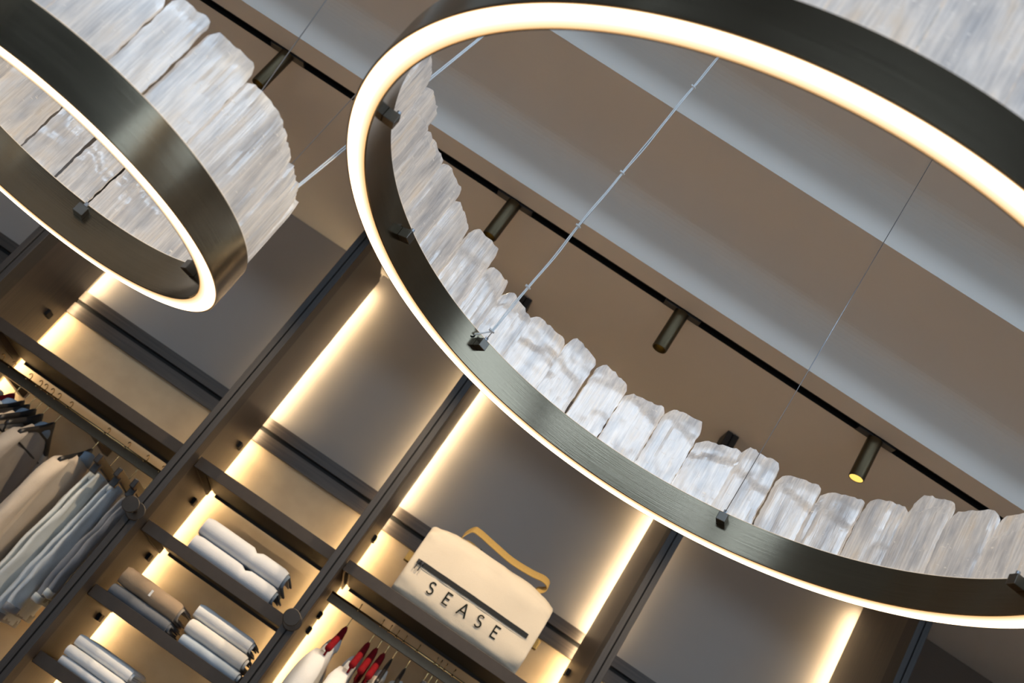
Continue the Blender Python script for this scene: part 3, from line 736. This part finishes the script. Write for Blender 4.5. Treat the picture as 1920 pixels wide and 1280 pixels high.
def shirt(x, top, length, m, cuffm, label, cat, group, seed, thick=.027, wid=.215, sleeve=True, collar=None):
    o = (x, RY, top)
    t = thing(cat.replace(' ', '_'), label, cat, o, group)
    r = random.Random(seed); rg = []; n = 40
    T = [0, .012, .03, .06, .09, .12, .16] + [.16 + (length - .16) * k / 16 for k in range(1, 17)]
    for d in T:
        sh = min(1, d / .125)
        b = .055 + (wid - .055) * sh ** .85
        if d > .16: b = wid - .012 * math.sin((d - .16) * 7) + .02 * (d - .16) / length
        a = .016 + (thick - .016) * min(1, d / .22) ** .8
        ring = []
        for k in range(n):
            q = 2 * math.pi * k / n; c, s = math.cos(q), math.sin(q)
            fold = 1 + min(1, d * 4) * (.30 * noise.noise(Vector((math.sin(q) * 4 + seed, c * 2, d * 1.2))) + .22 * math.sin(q * 7 + seed + d * 3) * .5)
            yy = math.copysign(abs(s) ** .8, s) * b; xx = math.copysign(abs(c) ** .8, c) * a * fold
            xx += .014 * noise.noise(Vector((s * 3, d * 4, seed))) * min(1, d * 5)
            ring.append((x + xx, RY + yy, top - d - .05 * (abs(s) ** 2) * (1 if d < .03 else 0) - .004 * noise.noise(Vector((s * 6, d * 9, seed + 3)))))
        rg.append(ring)
    bm = bmesh.new(); loft(bm, rg); body = bm_obj('body', bm, m, t, o, True)
    if sleeve:
        for s in (-1, 1):
            sx = r.uniform(-.012, .012); rg = []; L = length * r.uniform(.78, .86)
            for k in range(17):
                f = k / 16; y = RY + s * (wid - .035 + .05 * math.sin(min(1, f * 2.6) * math.pi / 2) + .018 * f)
                zz = top - .095 - f * L + .012 * math.cos(f * 3)
                R = .056 * (1 - .34 * f) * (.55 + .45 * min(1, f * 6) ** .5)
                rg.append([(x + sx + min(R * .82, thick * 1.1) * math.cos(q) * (1 + .26 * noise.noise(Vector((math.cos(q) * 1.6, math.sin(q) * 1.6 + f * 5, seed + s)))), y + R * math.sin(q) * (1 + .22 * noise.noise(Vector((math.sin(q) * 1.6, math.cos(q) + f * 6, seed - s)))), zz + .02 * s * math.sin(q) * (1 - f) * -1) for q in [j * 2 * math.pi / 20 for j in range(20)]])
            bm = bmesh.new(); loft(bm, rg); sl = bm_obj('sleeve', bm, m, t, o, True)
            last = rg[-1]; cy = sum(p[1] for p in last) / 20; cx = sum(p[0] for p in last) / 20; cz = last[0][2]
            rc = [[(cx + .030 * math.cos(q), cy + .042 * math.sin(q), cz - dz) for q in [j * 2 * math.pi / 20 for j in range(20)]] for dz in (-.004, .03, .055)]
            bm = bmesh.new(); loft(bm, rc); bm_obj('cuff', bm, cuffm, sl, o, True)
    # collar band
    rc = []
    for dz, k in ((-.022, .80), (-.010, .95), (.008, 1.12), (.022, 1.18)):
        rc.append([(x + .026 * k * math.cos(q), RY + .066 * k * math.sin(q), top - dz - .018 + .012 * math.cos(q)) for q in [j * 2 * math.pi / 24 for j in range(24)]])
    bm = bmesh.new(); loft(bm, rc); bm_obj('collar', bm, collar or m, t, o, True)
    # yoke seam
    return t
def jeans(x, top, length, m, hemm, label, seed, y0=-.15, y1=.20, thick=.034, lean=0.0, out=0.0):
    o = (x, RY, top)
    t = thing('hanging_jeans', label, 'jeans', o, 'jeans on the left rail')
    tops = []
    for L_ in range(2):
        rg = []; n = 36; xo = x + (L_ - .5) * thick * .9
        for k in range(26):
            f = k / 25; d = f * length * (1 - .07 * L_)
            g_ = min(1, f * 1.5) ** .8
            a = thick * (.30 + .30 * g_); yc = RY + (y0 + y1) / 2 * (.3 + .7 * g_) + out * f - .02 * L_; b = (y1 - y0) / 2 * (.50 + .50 * g_) * (1 - .12 * max(0, f - .5))
            ring = []
            for j_ in range(n):
                q = 2 * math.pi * j_ / n; c, s_ = math.cos(q), math.sin(q)
                fold = .34 * math.sin(s_ * 5.5 + seed + f * 1.6) + .40 * noise.noise(Vector((s_ * 2.2, f * 2.2, seed + L_ * 5)))
                xx = math.copysign(abs(c) ** .8, c) * a * (1 + .25 * fold) + .016 * fold * (.3 + .7 * f) + .008 * noise.noise(Vector((s_ * 4, f * 7, seed)))
                yy = math.copysign(abs(s_) ** .85, s_) * b + .006 * noise.noise(Vector((c * 2, f * 6, seed + 2)))
                ring.append((xo + xx + lean * f, yc + yy, top - d + .012 * noise.noise(Vector((s_ * 3, f * 2, seed + 9)))))
            rg.append(ring)
        bm = bmesh.new(); loft(bm, rg); lg = bm_obj('leg', bm, m, t, o, True)
        tops.append(rg[0])
        e = [Vector(p) for p in rg[-1]]; ce = sum(e, Vector()) / len(e)
        rc = [[ce + (p - ce) * k + Vector((0, 0, dz)) for p in e] for dz, k in ((.026, 1.0), (.025, 1.06), (.002, 1.06), (-.002, 1.01))]
        bm = bmesh.new(); loft(bm, rc); bm_obj('hem', bm, hemm, lg, o, True)
    e = [Vector(p) for p in tops[0]]; ce = Vector((x, sum(p.y for p in e) / len(e), top))
    rc = [[ce + Vector(((p.x - tops[0][0][0] * 0 - x) * 1.0, (p.y - ce.y) * k, dz)) for p in [Vector((x + thick * .72 * math.cos(2 * math.pi * q / 36), ce.y + (y1 - y0) / 2 * .52 * math.sin(2 * math.pi * q / 36), 0)) for q in range(36)]] for dz, k in ((-.034, 1.02), (-.02, 1.05), (.0, 1.05), (.008, 1.0))]
    bm = bmesh.new(); loft(bm, rc); bm_obj('waistband', bm, m, t, o, True)
    return t
GH0 = 'hangers on the left rail'; GH2 = 'hangers on the rail below the bag'; GS = 'garments on the left rail'; GJ = 'garments on the rail below the bag'
# left rail
hanger(-1.954, 'red', 'red hanger at the left end of the left rail', GH0)
hanger(-1.899, 'red', 'second red hanger from the left on the left rail', GH0)
hanger(-1.814, 'red', 'red hanger left of the black hangers on the left rail', GH0)
hanger(-1.764, 'black', 'first black hanger right of the red hangers, left rail', GH0)
hanger(-1.738, 'black', 'second black hanger right of the red hangers, left rail', GH0)
hanger(-1.706, 'black', 'black hanger holding the third sand shirt, left rail', GH0)
hanger(-1.672, 'black', 'black hanger of the sand shirt with dusty blue collar', GH0)
hanger(-1.612, 'black', 'black hanger of the stone shirt beside the rail arm', GH0)
hanger(-1.427, 'black', 'black hanger of the lone sand shirt right of the rail arm', GH0)
hanger(-1.327, 'wood', 'dark wooden clip hanger with the mint jeans', GH0)
hanger(-1.235, 'wood', 'dark wooden clip hanger with washed blue jeans at right', GH0)
TP = .442
shirt(-1.955, TP, .62, STONE, STONE, 'dark stone shirt at the left end of the left rail', 'shirt', GS, 11)
shirt(-1.875, TP, .62, SAND, CUFF, 'sand shirt second from the left on the left rail', 'shirt', GS, 12)
shirt(-1.795, TP, .62, BLUEW, BLUEW, 'pale blue shirt between sand shirts on the left rail', 'shirt', GS, 13)
shirt(-1.725, TP, .64, SAND, CUFF, 'sand shirt with dusty blue collar left of the stone shirt', 'shirt', GS, 14, collar=CUFF)
shirt(-1.630, TP, .66, STONE, SAND, 'stone shirt with dusty blue collar left of the rail arm', 'shirt', GS, 15, collar=CUFF)
shirt(-1.425, TP, .70, SAND, CUFF, 'lone sand shirt hanging left of the jeans', 'shirt', GS, 16, collar=CUFF)
jeans(-1.330, .402, .66, MINT, MINT, 'mint white jeans left of the washed blue pair', 21, lean=-.005)
jeans(-1.245, .402, .60, PBLUE, DENIM, 'washed blue jeans in the middle of the three pairs', 22)
jeans(-1.165, .392, .47, DENIM, MINT, 'grey denim jeans hanging next to the upright', 23, y0=-.16, y1=.16, thick=.030)
hanger(-1.160, 'wood', 'dark wooden clip hanger with grey jeans by the upright', GH0)
# rail below the bag
hanger(-.210, 'red', 'red hanger of the first white jacket below the bag', GH2)
hanger(-.105, 'red', 'red hanger of the second white jacket below the bag', GH2)
hanger(-.068, 'red', 'bare red hanger, left of two, below the bag', GH2)
hanger(-.034, 'red', 'bare red hanger, right of two, below the bag', GH2)
hanger(.002, 'black', 'black hanger next to the red ones below the bag', GH2)
hanger(.064, 'black', 'second black hanger right of the red ones below the bag', GH2)
hanger(.147, 'wood', 'dark bar hanger, left of three close together, below the bag', GH2)
hanger(.166, 'black', 'black hanger in the middle of three close together below the bag', GH2)
hanger(.190, 'black', 'black hanger, right of three close together, below the bag', GH2)
hanger(.228, 'black', 'black hanger left of the rail arm below the bag', GH2)
shirt(-.215, TP - .035, .66, WHITE, SILV, 'white jacket on a red hanger nearest the upright', 'jacket', GJ, 31, thick=.040, collar=SILV)
shirt(-.112, TP - .04, .64, WHITE, SILV, 'second white jacket from the upright on a red hanger', 'jacket', GJ, 32, thick=.034, collar=SILV)
shirt(-.005, TP - .03, .62, CREAM, CREAM, 'cream shirt right of the white jackets', 'shirt', GJ, 33, thick=.026)
shirt(.064, TP - .03, .62, CREAM, CREAM, 'second cream shirt under the black hanger', 'shirt', GJ, 34, thick=.026)
shirt(.190, TP - .03, .60, STONE, STONE, 'stone shirt at the right of the rail below the bag', 'shirt', GJ, 35, thick=.03)

# ------------------------------------------------------------------ lift everything built at eye level to its height above the floor
for o in COL.objects:
    if o.parent is None and o.type in {'MESH', 'EMPTY'}:
        o.location.z += ZO
